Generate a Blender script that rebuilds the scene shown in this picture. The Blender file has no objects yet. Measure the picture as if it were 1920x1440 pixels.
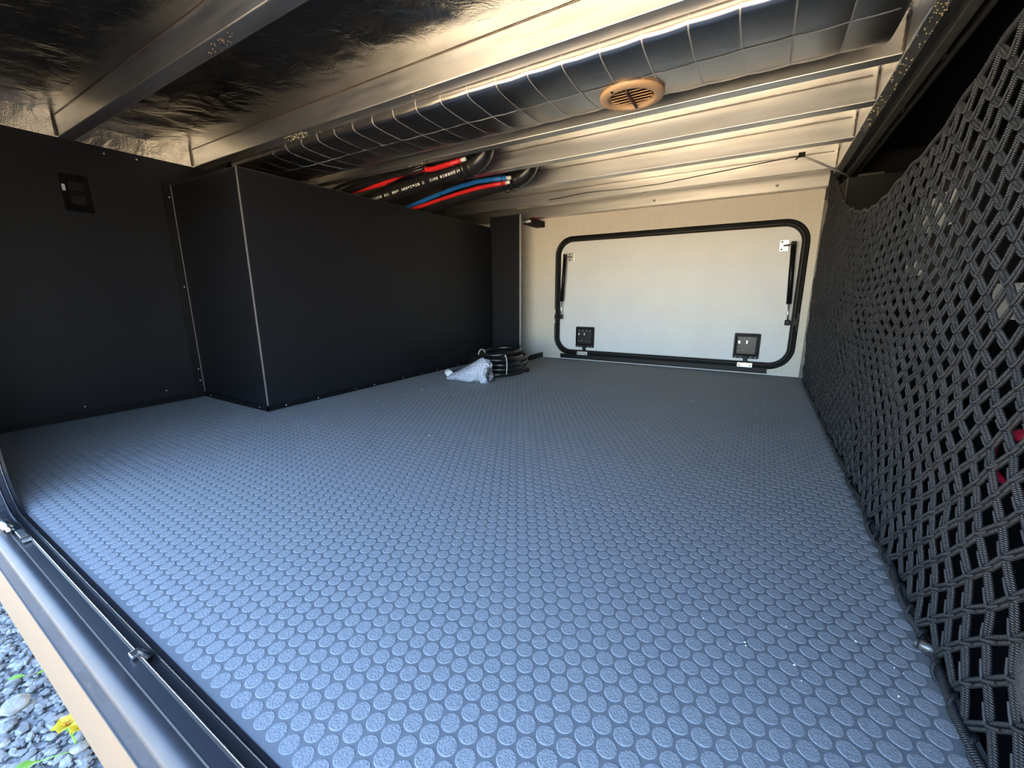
import bpy, math, random
from mathutils import Vector, Matrix, noise
random.seed(7)
PI = math.pi
S = bpy.context.scene
COL = S.collection

# ------------------------------------------------------------------ camera, sky, sun, exposure
FPX, YAW, PITCH, ROLL = 768.4, 0.5392, -0.2148, -0.0045
CAM = Vector((2.0314, -0.1397, 0.4232))
fw = Vector((-math.sin(YAW)*math.cos(PITCH), math.cos(YAW)*math.cos(PITCH), math.sin(PITCH)))
rt = Vector((math.cos(YAW), math.sin(YAW), 0.0)); upv = rt.cross(fw)
r2 = rt*math.cos(ROLL) + upv*math.sin(ROLL); u2 = -rt*math.sin(ROLL) + upv*math.cos(ROLL)
cam = bpy.data.cameras.new('camera'); co = bpy.data.objects.new('camera', cam); COL.objects.link(co)
cam.sensor_width = 36.0; cam.lens = FPX/1920*36.0; cam.clip_start = 0.01; cam.clip_end = 300
co.matrix_world = Matrix(((r2.x, u2.x, -fw.x, CAM.x), (r2.y, u2.y, -fw.y, CAM.y), (r2.z, u2.z, -fw.z, CAM.z), (0, 0, 0, 1)))
S.camera = co

SUN_EL, SUN_AZ = math.radians(62), math.radians(14)      # the sun stands behind the trailer, the open side is in its shade
w = bpy.data.worlds.new('sky'); S.world = w; w.use_nodes = True
wn = w.node_tree; bg = wn.nodes['Background']
sky = wn.nodes.new('ShaderNodeTexSky'); sky.sky_type = 'NISHITA'; sky.sun_disc = False
sky.sun_elevation = SUN_EL; sky.sun_rotation = SUN_AZ; sky.air_density = 1.0; sky.dust_density = 0.2; sky.ozone_density = 2.5
wn.links.new(sky.outputs[0], bg.inputs[0]); bg.inputs[1].default_value = 0.75
sl = bpy.data.lights.new('sun', 'SUN'); sl.energy = 58.0; sl.angle = math.radians(0.6); sl.color = (1.0, 0.74, 0.39)
so = bpy.data.objects.new('sun', sl); COL.objects.link(so)
sd = Vector((math.sin(SUN_AZ)*math.cos(SUN_EL), math.cos(SUN_AZ)*math.cos(SUN_EL), math.sin(SUN_EL)))
so.rotation_euler = sd.to_track_quat('Z', 'Y').to_euler(); so.location = (0, 20, 20)
S.view_settings.view_transform = 'Standard'; S.view_settings.look = 'None'
S.view_settings.exposure = 1.65; S.view_settings.gamma = 1.0; S.view_settings.use_curve_mapping = False

# ------------------------------------------------------------------ materials
def mat(name, col, rough=0.5, metal=0.0, spec=0.5, var=0.0, vscale=20, vstretch=(1, 1, 1), bump=0.0, bscale=60, bstretch=(1, 1, 1),
        rvar=0.0, detail=4, coat=0.0, trans=0.0, alpha=1.0):
    m = bpy.data.materials.new(name); m.use_nodes = True
    nt = m.node_tree; b = nt.nodes['Principled BSDF']; N = nt.nodes.new; L = nt.links.new
    b.inputs['Base Color'].default_value = (*col, 1); b.inputs['Roughness'].default_value = rough
    b.inputs['Metallic'].default_value = metal; b.inputs['Specular IOR Level'].default_value = spec
    b.inputs['Coat Weight'].default_value = coat; b.inputs['Transmission Weight'].default_value = trans; b.inputs['Alpha'].default_value = alpha
    geo = N('ShaderNodeNewGeometry')
    def nz(scale, stretch, det):
        mp = N('ShaderNodeMapping'); mp.inputs['Scale'].default_value = stretch; L(geo.outputs['Position'], mp.inputs['Vector'])
        n = N('ShaderNodeTexNoise'); n.inputs['Scale'].default_value = scale; n.inputs['Detail'].default_value = det
        L(mp.outputs[0], n.inputs['Vector']); return n
    if var > 0:
        n = nz(vscale, vstretch, detail); r = N('ShaderNodeValToRGB')
        r.color_ramp.elements[0].position = 0.3; r.color_ramp.elements[1].position = 0.7
        r.color_ramp.elements[0].color = (*[c*(1-var) for c in col], 1); r.color_ramp.elements[1].color = (*[min(1, c*(1+var)) for c in col], 1)
        L(n.outputs['Fac'], r.inputs[0]); L(r.outputs[0], b.inputs['Base Color'])
    if rvar > 0:
        n = nz(vscale*1.7, vstretch, detail); mr = N('ShaderNodeMapRange')
        mr.inputs[1].default_value = 0.3; mr.inputs[2].default_value = 0.7
        mr.inputs[3].default_value = max(0.02, rough-rvar); mr.inputs[4].default_value = rough+rvar
        L(n.outputs['Fac'], mr.inputs[0]); L(mr.outputs[0], b.inputs['Roughness'])
    if bump > 0:
        n = nz(bscale, bstretch, 3); bp = N('ShaderNodeBump'); bp.inputs['Strength'].default_value = 1.0; bp.inputs['Distance'].default_value = bump
        L(n.outputs['Fac'], bp.inputs['Height']); L(bp.outputs[0], b.inputs['Normal'])
    return m
M = {}
M['floor'] = mat('grey_vinyl', (0.150, 0.154, 0.157), 0.55, var=0.07, vscale=5, bump=0.00015, bscale=900)
M['coin'] = mat('grey_vinyl_coin', (0.246, 0.250, 0.250), 0.7, spec=0.25, var=0.18, vscale=480, bump=0.0010, bscale=480)
M['board'] = mat('black_board', (0.0080, 0.0086, 0.0110), 0.45, var=0.08, vscale=6, bump=0.0001, bscale=300, spec=0.25)
M['board_edge'] = mat('cut_board_edge', (0.13, 0.125, 0.125), 0.6)
M['black'] = mat('black_plastic', (0.0045, 0.0045, 0.005), 0.45, spec=0.25, bump=0.00008, bscale=500)
M['blacksatin'] = mat('black_anodised_aluminium', (0.009, 0.009, 0.011), 0.33, metal=0.0, var=0.15, vscale=80, spec=0.45)
M['void'] = mat('black_felt', (0.008, 0.008, 0.009), 0.8, spec=0.2)
M['galv'] = mat('galvanised_steel', (0.66, 0.65, 0.62), 0.40, metal=1.0, var=0.14, vscale=9, vstretch=(0.3, 4, 4), bump=0.00008, bscale=9, bstretch=(0.4, 1.6, 1.6), rvar=0.05, detail=5)
M['chrome'] = mat('bright_aluminium', (0.80, 0.80, 0.80), 0.22, metal=1.0, bump=0.0003, bscale=30)
M['zinc'] = mat('zinc_plated_steel', (0.72, 0.72, 0.70), 0.33, metal=1.0, var=0.1, vscale=90)
M['steeldark'] = mat('dark_chassis_steel', (0.05, 0.048, 0.045), 0.4, metal=0.3, var=0.3, vscale=30, bump=0.0006, bscale=80)
M['steelgrey'] = mat('grey_chassis_steel', (0.15, 0.145, 0.13), 0.35, metal=0.6, var=0.2, vscale=30)
M['doorpanel'] = mat('white_door_panel', (0.66, 0.665, 0.66), 0.5, var=0.03, vscale=7)
M['tanvent'] = mat('tan_plastic', (0.56, 0.36, 0.20), 0.5)
M['ventdark'] = mat('brown_plastic', (0.09, 0.045, 0.03), 0.5)
M['pipe'] = mat('black_abs_pipe', (0.014, 0.014, 0.014), 0.28)
M['red'] = mat('red_pex_tube', (0.62, 0.02, 0.02), 0.35)
M['blue'] = mat('blue_pex_tube', (0.02, 0.17, 0.50), 0.35)
M['white'] = mat('white_plastic', (0.72, 0.72, 0.70), 0.45)
M['print'] = mat('white_print', (0.55, 0.55, 0.53), 0.6)
M['hose'] = mat('black_rubber_hose', (0.010, 0.010, 0.010), 0.30, spec=0.6)
M['gel'] = mat('dark_grey_sidewall', (0.022, 0.025, 0.031), 0.35, var=0.25, vscale=14, coat=0.15)
M['tan'] = mat('tan_sidewall', (0.185, 0.128, 0.074), 0.7, var=0.08, vscale=400)
M['bodywhite'] = mat('pale_sidewall', (0.20, 0.165, 0.125), 0.4)
M['foam'] = mat('spray_foam', (0.55, 0.45, 0.25), 0.8, bump=0.003, bscale=150)
M['seam'] = mat('brown_sealant', (0.16, 0.10, 0.06), 0.35, bump=0.002, bscale=120)
M['wire'] = mat('grey_cord', (0.50, 0.49, 0.47), 0.6)
M['chip'] = mat('pale_debris', (0.75, 0.75, 0.72), 0.6)
M['yellow'] = mat('yellow_petal', (0.85, 0.62, 0.04), 0.5)
M['yellowdark'] = mat('orange_stamen', (0.65, 0.30, 0.03), 0.6)
M['leaf'] = mat('green_leaf', (0.22, 0.42, 0.06), 0.45, var=0.25, vscale=60)
M['orange'] = mat('orange_plastic', (0.75, 0.16, 0.02), 0.4)
M['redcable'] = mat('red_cable', (0.28, 0.006, 0.025), 0.4)
M['greyplate'] = mat('grey_plate', (0.34, 0.34, 0.32), 0.5)
M['gravel'] = mat('grey_gravel', (0.27, 0.26, 0.245), 0.85, var=0.45, vscale=55, bump=0.012, bscale=70)
M['stone'] = mat('grey_stone', (0.27, 0.255, 0.232), 0.8, var=0.35, vscale=45, detail=6, bump=0.001, bscale=200)
M['ductfoil'] = mat('duct_foil', (0.42, 0.40, 0.38), 0.30, metal=1.0, var=0.06, vscale=3)

M['seamfoil'] = mat('pale_seam_foil', (0.62, 0.60, 0.57), 0.55, metal=0.7)
M['glossblack'] = mat('gloss_black_plastic', (0.0008, 0.0008, 0.0010), 0.25, spec=0.25)
M['bead'] = mat('grey_satin_trim', (0.07, 0.07, 0.072), 0.55, spec=0.3, metal=0.1, var=0.1, vscale=20)
M['foldcord'] = mat('grey_cord_fold', (0.036, 0.036, 0.038), 0.55)

def foil_material():
    m = mat('foil_sheet', (0.56, 0.545, 0.51), 0.20, metal=1.0, var=0.12, vscale=14, vstretch=(0.5, 2, 2), detail=8)
    nt = m.node_tree; N = nt.nodes.new; L = nt.links.new; b = nt.nodes['Principled BSDF']
    geo = N('ShaderNodeNewGeometry')
    n1 = N('ShaderNodeTexNoise'); n1.inputs['Scale'].default_value = 13; n1.inputs['Detail'].default_value = 3; n1.inputs['Distortion'].default_value = 1.2
    v = N('ShaderNodeTexVoronoi'); v.inputs['Scale'].default_value = 420
    L(geo.outputs['Position'], n1.inputs['Vector']); L(geo.outputs['Position'], v.inputs['Vector'])
    a = N('ShaderNodeMath'); a.operation = 'MULTIPLY_ADD'; a.inputs[1].default_value = 0.06
    L(v.outputs['Distance'], a.inputs[0]); L(n1.outputs['Fac'], a.inputs[2])
    bp = N('ShaderNodeBump'); bp.inputs['Distance'].default_value = 0.0030; L(a.outputs[0], bp.inputs['Height']); L(bp.outputs[0], b.inputs['Normal'])
    return m
M['foil'] = foil_material()

def linen_material():
    m = mat('beige_linen_board', (0.60, 0.55, 0.47), 0.6)
    nt = m.node_tree; N = nt.nodes.new; L = nt.links.new; b = nt.nodes['Principled BSDF']
    geo = N('ShaderNodeNewGeometry'); outs = []
    for st in ((30, 30, 900), (900, 30, 30)):
        mp = N('ShaderNodeMapping'); mp.inputs['Scale'].default_value = st; L(geo.outputs['Position'], mp.inputs['Vector'])
        n = N('ShaderNodeTexNoise'); n.inputs['Scale'].default_value = 0.35; n.inputs['Detail'].default_value = 3; L(mp.outputs[0], n.inputs['Vector']); outs.append(n)
    ad = N('ShaderNodeMath'); ad.operation = 'ADD'; L(outs[0].outputs['Fac'], ad.inputs[0]); L(outs[1].outputs['Fac'], ad.inputs[1])
    r = N('ShaderNodeValToRGB'); r.color_ramp.elements[0].position = 0.35; r.color_ramp.elements[1].position = 0.66
    r.color_ramp.elements[0].color = (0.565, 0.52, 0.445, 1); r.color_ramp.elements[1].color = (0.655, 0.61, 0.53, 1)
    hf = N('ShaderNodeMath'); hf.operation = 'MULTIPLY'; hf.inputs[1].default_value = 0.5; L(ad.outputs[0], hf.inputs[0])
    L(hf.outputs[0], r.inputs[0]); L(r.outputs[0], b.inputs['Base Color'])
    return m
M['linen'] = linen_material()

def cord_material():
    m = mat('black_braided_cord', (0.04, 0.04, 0.042), 0.5)
    nt = m.node_tree; N = nt.nodes.new; L = nt.links.new; b = nt.nodes['Principled BSDF']
    uv = N('ShaderNodeUVMap'); uv.uv_map = 'UVMap'
    sp = N('ShaderNodeSeparateXYZ'); L(uv.outputs[0], sp.inputs[0])
    a = N('ShaderNodeMath'); a.operation = 'MULTIPLY_ADD'; a.inputs[1].default_value = 2*PI/0.0024   # one twist every 2.4 mm
    bm_ = N('ShaderNodeMath'); bm_.operation = 'MULTIPLY'; bm_.inputs[1].default_value = 2*PI*2
    L(sp.outputs[1], bm_.inputs[0]); L(sp.outputs[0], a.inputs[0]); L(bm_.outputs[0], a.inputs[2])
    sn = N('ShaderNodeMath'); sn.operation = 'SINE'; L(a.outputs[0], sn.inputs[0])
    mr = N('ShaderNodeMapRange'); mr.inputs[1].default_value = -1; mr.inputs[2].default_value = 1; L(sn.outputs[0], mr.inputs[0])
    r = N('ShaderNodeValToRGB'); r.color_ramp.elements[0].color = (0.0025, 0.0025, 0.003, 1); r.color_ramp.elements[1].color = (0.030, 0.030, 0.032, 1)
    L(mr.outputs[0], r.inputs[0]); L(r.outputs[0], b.inputs['Base Color'])
    bp = N('ShaderNodeBump'); bp.inputs['Distance'].default_value = 0.0006; L(mr.outputs[0], bp.inputs['Height']); L(bp.outputs[0], b.inputs['Normal'])
    return m
M['cord'] = cord_material()

def weave_material():
    m = mat('grey_woven_fabric', (0.13, 0.12, 0.125), 0.8)
    nt = m.node_tree; N = nt.nodes.new; L = nt.links.new; b = nt.nodes['Principled BSDF']
    geo = N('ShaderNodeNewGeometry')
    v = N('ShaderNodeTexVoronoi'); v.inputs['Scale'].default_value = 560; v.inputs['Randomness'].default_value = 0.5; L(geo.outputs['Position'], v.inputs['Vector'])
    r = N('ShaderNodeValToRGB'); r.color_ramp.elements[0].color = (0.085, 0.08, 0.082, 1); r.color_ramp.elements[1].color = (0.008, 0.008, 0.008, 1); r.color_ramp.elements[1].position = 0.75
    L(v.outputs['Distance'], r.inputs[0]); L(r.outputs[0], b.inputs['Base Color'])
    bp = N('ShaderNodeBump'); bp.invert = True; bp.inputs['Distance'].default_value = 0.001; L(v.outputs['Distance'], bp.inputs['Height']); L(bp.outputs[0], b.inputs['Normal'])
    return m
M['weave'] = weave_material()

def bubble_material():
    m = mat('bubble_wrap', (0.74, 0.76, 0.84), 0.25, trans=0.25)
    nt = m.node_tree; N = nt.nodes.new; L = nt.links.new; b = nt.nodes['Principled BSDF']
    geo = N('ShaderNodeNewGeometry')
    v = N('ShaderNodeTexVoronoi'); v.inputs['Scale'].default_value = 120; v.inputs['Randomness'].default_value = 0.15; L(geo.outputs['Position'], v.inputs['Vector'])
    n = N('ShaderNodeTexNoise'); n.inputs['Scale'].default_value = 45; L(geo.outputs['Position'], n.inputs['Vector'])
    ad = N('ShaderNodeMath'); ad.operation = 'SUBTRACT'; L(n.outputs['Fac'], ad.inputs[0]); L(v.outputs['Distance'], ad.inputs[1])
    bp = N('ShaderNodeBump'); bp.inputs['Distance'].default_value = 0.008; L(ad.outputs[0], bp.inputs['Height']); L(bp.outputs[0], b.inputs['Normal'])
    r = N('ShaderNodeValToRGB'); r.color_ramp.elements[0].color = (0.93, 0.93, 0.95, 1); r.color_ramp.elements[1].color = (0.60, 0.63, 0.76, 1); r.color_ramp.elements[1].position = 0.7
    L(v.outputs['Distance'], r.inputs[0]); L(r.outputs[0], b.inputs['Base Color'])
    return m
M['bubble'] = bubble_material()

# ------------------------------------------------------------------ mesh helpers
class MB:
    def __init__(s): s.v = []; s.f = []; s.uv = None
    def add(s, vs, fs):
        o = len(s.v); s.v.extend(vs); s.f.extend([tuple(i+o for i in f) for f in fs]); return s
    def box(s, x0, x1, y0, y1, z0, z1):
        if x0 > x1: x0, x1 = x1, x0
        if y0 > y1: y0, y1 = y1, y0
        if z0 > z1: z0, z1 = z1, z0
        return s.add([(x0, y0, z0), (x1, y0, z0), (x1, y1, z0), (x0, y1, z0), (x0, y0, z1), (x1, y0, z1), (x1, y1, z1), (x0, y1, z1)],
                     [(0, 3, 2, 1), (4, 5, 6, 7), (0, 1, 5, 4), (1, 2, 6, 5), (2, 3, 7, 6), (3, 0, 4, 7)])
    def cbox(s, c, h): return s.box(c[0]-h[0], c[0]+h[0], c[1]-h[1], c[1]+h[1], c[2]-h[2], c[2]+h[2])
    def tube(s, path, r, n=10, caps=True, closed=False):
        P = [Vector(p) for p in path]; k = len(P); rs = r if isinstance(r, (list, tuple)) else [r]*k
        o = len(s.v); t_prev = None; u = None
        for i, p in enumerate(P):
            if closed: t = (P[(i+1) % k]-P[i-1]).normalized()
            else: t = (P[min(i+1, k-1)]-P[max(i-1, 0)]).normalized()
            if u is None:
                a = Vector((0, 0, 1)) if abs(t.z) < 0.9 else Vector((1, 0, 0)); u = t.cross(a).normalized()
            else:
                u = (u - t*u.dot(t)).normalized()
            w_ = t.cross(u)
            for j in range(n):
                a = 2*PI*j/n; q = p + (u*math.cos(a)+w_*math.sin(a))*rs[i]; s.v.append(tuple(q))
        m_ = k if closed else k-1
        for i in range(m_):
            for j in range(n):
                a = o+i*n+j; b = o+i*n+(j+1) % n; c = o+((i+1) % k)*n+(j+1) % n; d = o+((i+1) % k)*n+j
                s.f.append((a, b, c, d))
        if caps and not closed:
            s.f.append(tuple(o+j for j in range(n))[::-1]); s.f.append(tuple(o+(k-1)*n+j for j in range(n)))
        return s
    def cyl(s, a, b, r, n=16): return s.tube([a, b], r, n)
    def ball(s, c, r, n=10, m=6):
        r = (r, r, r) if not isinstance(r, (tuple, list)) else r; o = len(s.v)
        s.v.append((c[0], c[1], c[2]+r[2]))
        for i in range(1, m):
            th = PI*i/m
            for j in range(n): s.v.append((c[0]+r[0]*math.sin(th)*math.cos(2*PI*j/n), c[1]+r[1]*math.sin(th)*math.sin(2*PI*j/n), c[2]+r[2]*math.cos(th)))
        s.v.append((c[0], c[1], c[2]-r[2])); e = len(s.v)-1
        for j in range(n):
            s.f.append((o, o+1+j, o+1+(j+1) % n)); s.f.append((e, e-n+(j+1) % n, e-n+j))
            for i in range(m-2):
                a = o+1+i*n; s.f.append((a+j, a+n+j, a+n+(j+1) % n, a+(j+1) % n))
        return s
    def prism(s, poly, axis, a, b):
        n = len(poly); mk = {0: lambda p, t: (t, p[0], p[1]), 1: lambda p, t: (p[0], t, p[1]), 2: lambda p, t: (p[0], p[1], t)}[axis]
        vs = [mk(p, a) for p in poly]+[mk(p, b) for p in poly]
        fs = [tuple(range(n))[::-1], tuple(range(n, 2*n))]+[(i, (i+1) % n, n+(i+1) % n, n+i) for i in range(n)]
        return s.add(vs, fs)
    def grid(s, nu, nv, fn, flip=False):
        o = len(s.v)
        for i in range(nu+1):
            for j in range(nv+1): s.v.append(tuple(fn(i/nu, j/nv)))
        for i in range(nu):
            for j in range(nv):
                a = o+i*(nv+1)+j; q = (a, a+nv+1, a+nv+2, a+1); s.f.append(q[::-1] if flip else q)
        return s
    def build(s, name, m, parent=None, smooth=False, bevel=0.0, angle=None):
        me = bpy.data.meshes.new(name); me.from_pydata(s.v, [], s.f); me.validate(); me.update()
        return link(name, me, m, parent, smooth, bevel)
def link(name, me, m, parent=None, smooth=False, bevel=0.0):
    if m is not None and not me.materials: me.materials.append(M[m] if isinstance(m, str) else m)
    if smooth: me.polygons.foreach_set('use_smooth', [True]*len(me.polygons))
    o = bpy.data.objects.new(name, me); COL.objects.link(o)
    if parent is not None: o.parent = parent
    if bevel > 0:
        b = o.modifiers.new('bevel', 'BEVEL'); b.width = bevel; b.segments = 2; b.limit_method = 'ANGLE'
    return o
def thing(name, label, cat, group=None):
    o = bpy.data.objects.new(name, None); COL.objects.link(o); o.empty_display_size = 0.05
    return tag(o, label, cat, group)
def tag(o, label, cat=None, group=None, kind=None):
    o['label'] = label
    if cat: o['category'] = cat
    if group: o['group'] = group
    if kind: o['kind'] = kind
    return o
def struct(o, label=None):
    o['kind'] = 'structure'
    if label: o['label'] = label
    return o
def structroot(name, label=None):
    o = bpy.data.objects.new(name, None); COL.objects.link(o); o.empty_display_size = 0.05
    return struct(o, label)
def rrect(x0, x1, z0, z1, r, n=10):                  # rounded rectangle outline, counter-clockwise, (x, z)
    P = []
    for cx, cz, a0 in ((x1-r, z0+r, -PI/2), (x1-r, z1-r, 0), (x0+r, z1-r, PI/2), (x0+r, z0+r, PI)):
        for i in range(n+1):
            a = a0+PI/2*i/n; P.append((cx+r*math.cos(a), cz+r*math.sin(a)))
    return P
def sweep_rr(mb, rect, prof):                         # prof: list of (offset outwards, y), swept closed around a rounded rectangle
    x0, x1, z0, z1, r = rect; k = len(prof); o = len(mb.v); rings = None
    for off, y in prof:
        P = rrect(x0-off, x1+off, z0-off, z1+off, max(0.002, r+off)); rings = len(P)
        mb.v.extend([(p[0], y, p[1]) for p in P])
    for i in range(k-1):
        for j in range(rings):
            a = o+i*rings+j; b = o+i*rings+(j+1) % rings; mb.f.append((a, b, b+rings, a+rings))
    return mb
def wob(p, f, seed=0.0): return noise.noise(Vector((p[0]*f+seed, p[1]*f-seed, (p[2] if len(p) > 2 else 0)*f)))

# ------------------------------------------------------------------ layout numbers (metres)
D = 2.40                 # depth of the bay from the sill to the far wall
XR = 2.245               # right edge of the vinyl, foot of the net
ZB, ZP = 0.932, 0.995    # underside of the cross beams / of the foil sheets
GZ = -0.60               # gravel
BEAMS = [(0.371, 0.409), (0.752, 0.795), (1.178, 1.216), (1.438, 1.480), (1.748, 1.793), (2.134, 2.186)]
OP = (0.735, 2.215, 0.0, 0.80, 0.10)     # opening in the near side wall: x0, x1, z0, z1, corner radius
BX, BY0, BY1, BZ = 0.488, 0.662, 2.175, 0.843

# ------------------------------------------------------------------ floor with moulded coins
fl = struct(MB().box(-0.02, XR+0.012, 0.0, D, -0.02, 0.0).build('floor', 'floor'), 'grey vinyl floor moulded with rows of raised round coins')
PX, PY = 0.0220, 0.01905
def coin_geo(mb, x, y, n, r=0.0099, h=0.0006):
    o = len(mb.v)
    for rr, z in ((r, 0.0), (r*0.965, h*0.6), (r*0.90, h)):
        for j in range(n): mb.v.append((x+rr*math.cos(2*PI*j/n), y+rr*math.sin(2*PI*j/n), z))
    for i in range(2):
        for j in range(n):
            a = o+i*n+j; b = o+i*n+(j+1) % n; mb.f.append((a, b, b+n, a+n))
    mb.f.append(tuple(o+2*n+j for j in range(n)))
coins = []
k0 = int(math.floor(-0.17/PY)); row = 0
for k in range(-9, 130):
    y = 0.1703+k*PY
    if y < 0.006 or y > D-0.010: continue
    for i in range(-90, 30):
        x = 1.8394+i*PX+(PX/2 if k % 2 else 0)
        if x < 0.016 or x > XR-0.004: continue
        if x < BX+0.012 and y > BY0-0.012 and y < BY1+0.01: continue
        coins.append((x, y))
def screen(x, y, z=0.0):
    d = Vector((x, y, z))-CAM; dz = d.dot(fw)
    if dz < 0.05: return None
    return 960+FPX*d.dot(r2)/dz, 720-FPX*d.dot(u2)/dz, dz
near = []
for c in coins:
    s_ = screen(*c)
    if s_ and 0 < s_[0] < 1900 and 0 < s_[1] < 1440 and c[1] > 0.012:
        dd = (Vector((c[0], c[1], 0))-CAM).length; near.append(((CAM.z/dd)/(dd*dd), c))
near.sort(reverse=True); big = set(c for _, c in near[:300])
cm = MB(); coin_geo(cm, 0, 0, 24); cme = bpy.data.meshes.new('raised_coin'); cme.from_pydata(cm.v, [], cm.f); cme.materials.append(M['coin'])
for c in coins:
    if c in big:
        o = bpy.data.objects.new('raised_coin', cme); COL.objects.link(o); o.parent = fl; o.location = (c[0], c[1], 0)
fm = MB()
for c in coins:
    if c not in big: coin_geo(fm, c[0], c[1], 20 if c[1] < 0.6 else 14)
fo = fm.build('raised_coins_beyond', 'coin', fl); fo['kind'] = 'stuff'

# ------------------------------------------------------------------ walls of the bay
wl = struct(MB().box(-0.02, 0.0, 0.0, D, -0.02, ZB).build('wall_left', 'board'), 'black board side wall with the power outlet')
for (y, z) in ((0.19, 0.915), (0.48, 0.912), (0.57, 0.915), (0.29, 0.04), (0.53, 0.05)):
    MB().ball((0.0005, y, z), (0.0015, 0.003, 0.003), 8, 4).build('screw_head', 'zinc', wl, True)
bb = struct(MB().box(0.0005, 0.006, 0.01, BY0, 0.0, 0.022).build('baseboard_left', 'black'))
bb2 = structroot('baseboard_cabinet', 'black base strip around the foot of the tall black cabinet')
MB().box(0.0, BX+0.005, BY0-0.005, BY0-0.0005, 0.0, 0.020).build('strip', 'black', bb2)
MB().box(BX+0.0005, BX+0.005, BY0-0.005, BY1, 0.0, 0.018).build('strip', 'black', bb2)
for i in range(9):
    y = BY0+0.08+i*0.15+random.uniform(-0.04, 0.04); MB().ball((BX+0.006, y, 0.009), (0.0015, 0.003, 0.003), 6, 4).build('screw_head', 'zinc', bb2, True)
for x in (0.06, 0.44): MB().ball((x, BY0-0.006, 0.010), (0.003, 0.0015, 0.003), 6, 4).build('screw_head', 'zinc', bb2, True)
t1 = struct(MB().box(0.0005, 0.005, BY0-0.030, BY0-0.001, 0.022, 0.858).build('trim_1', 'black'), 'black vertical joint strip between side wall and cabinet')
for z in (0.07, 0.12, 0.46, 0.80): MB().ball((0.005, BY0-0.012, z), (0.0015, 0.003, 0.003), 8, 4).build('screw_head', 'zinc', t1, True)
MB().box(0.005, 0.0075, BY0-0.004, BY0-0.0012, 0.022, 0.845).build('edge_strip', 'board_edge', t1)

wb = structroot('wall_back', 'beige linen-textured far wall around the baggage door')
ring = MB(); OD = (0.872, 2.186, 0.048, 0.762, 0.095)
def wall_ring(mb, op, out, y0, y1, n=10):
    x0, x1, z0, z1, r = op; X0, X1, Z0, Z1 = out; P = rrect(x0, x1, z0, z1, r, n); Q = []
    for c in range(4):
        for i in range(n+1):
            t = i/n; px, pz = P[c*(n+1)+i]
            if c == 0: q = (px+(X1-px)*min(1, 2*t), Z0) if t <= .5 else (X1, Z0+(pz-Z0)*(2*t-1))
            elif c == 1: q = (X1, pz+(Z1-pz)*min(1, 2*t)) if t <= .5 else (X1+(px-X1)*(2*t-1), Z1)
            elif c == 2: q = (px+(X0-px)*min(1, 2*t), Z1) if t <= .5 else (X0, Z1+(pz-Z1)*(2*t-1))
            else: q = (X0, pz+(Z0-pz)*min(1, 2*t)) if t <= .5 else (X0+(px-X0)*(2*t-1), Z0)
            Q.append(q)
    m_ = len(P); o = len(mb.v)
    for y in (y0, y1): mb.v.extend([(p[0], y, p[1]) for p in P]); mb.v.extend([(p[0], y, p[1]) for p in Q])
    for j in range(m_):
        k = (j+1) % m_
        mb.f.append((o+j, o+m_+j, o+m_+k, o+k)); mb.f.append((o+2*m_+j, o+2*m_+k, o+3*m_+k, o+3*m_+j))
        mb.f.append((o+j, o+k, o+2*m_+k, o+2*m_+j)); mb.f.append((o+m_+j, o+3*m_+j, o+3*m_+k, o+m_+k))
    return mb
wall_ring(ring, OD, (0.30, 2.236, 0.0, 0.905), D, D+0.03); ring.build('panel', 'linen', wb)
MB().box(0.0, 0.30, D, D+0.03, 0.0, 0.905).build('panel', 'linen', wb)
MB().box(0.72, 2.236, D-0.004, D-0.0005, 0.0, 0.004).build('bottom_edge', 'white', wb)
struct(MB().box(2.2365, 2.262, D-0.012, D+0.03, 0.0, 0.85).build('trim_2', 'steelgrey'), 'dark grey vertical strip at the right edge of the far wall')
struct(MB().box(2.262, 2.90, D, D+0.03, -0.02, 1.08).build('wall_back_cavity', 'void'))
struct(MB().box(2.262, 2.90, 0.0, D, -0.02, -0.002).build('floor_cavity', 'void'))
struct(MB().box(2.86, 2.90, 0.0, D, 0.0, 1.08).build('wall_right', 'void'), 'black wall of the compartment behind the net')

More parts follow.
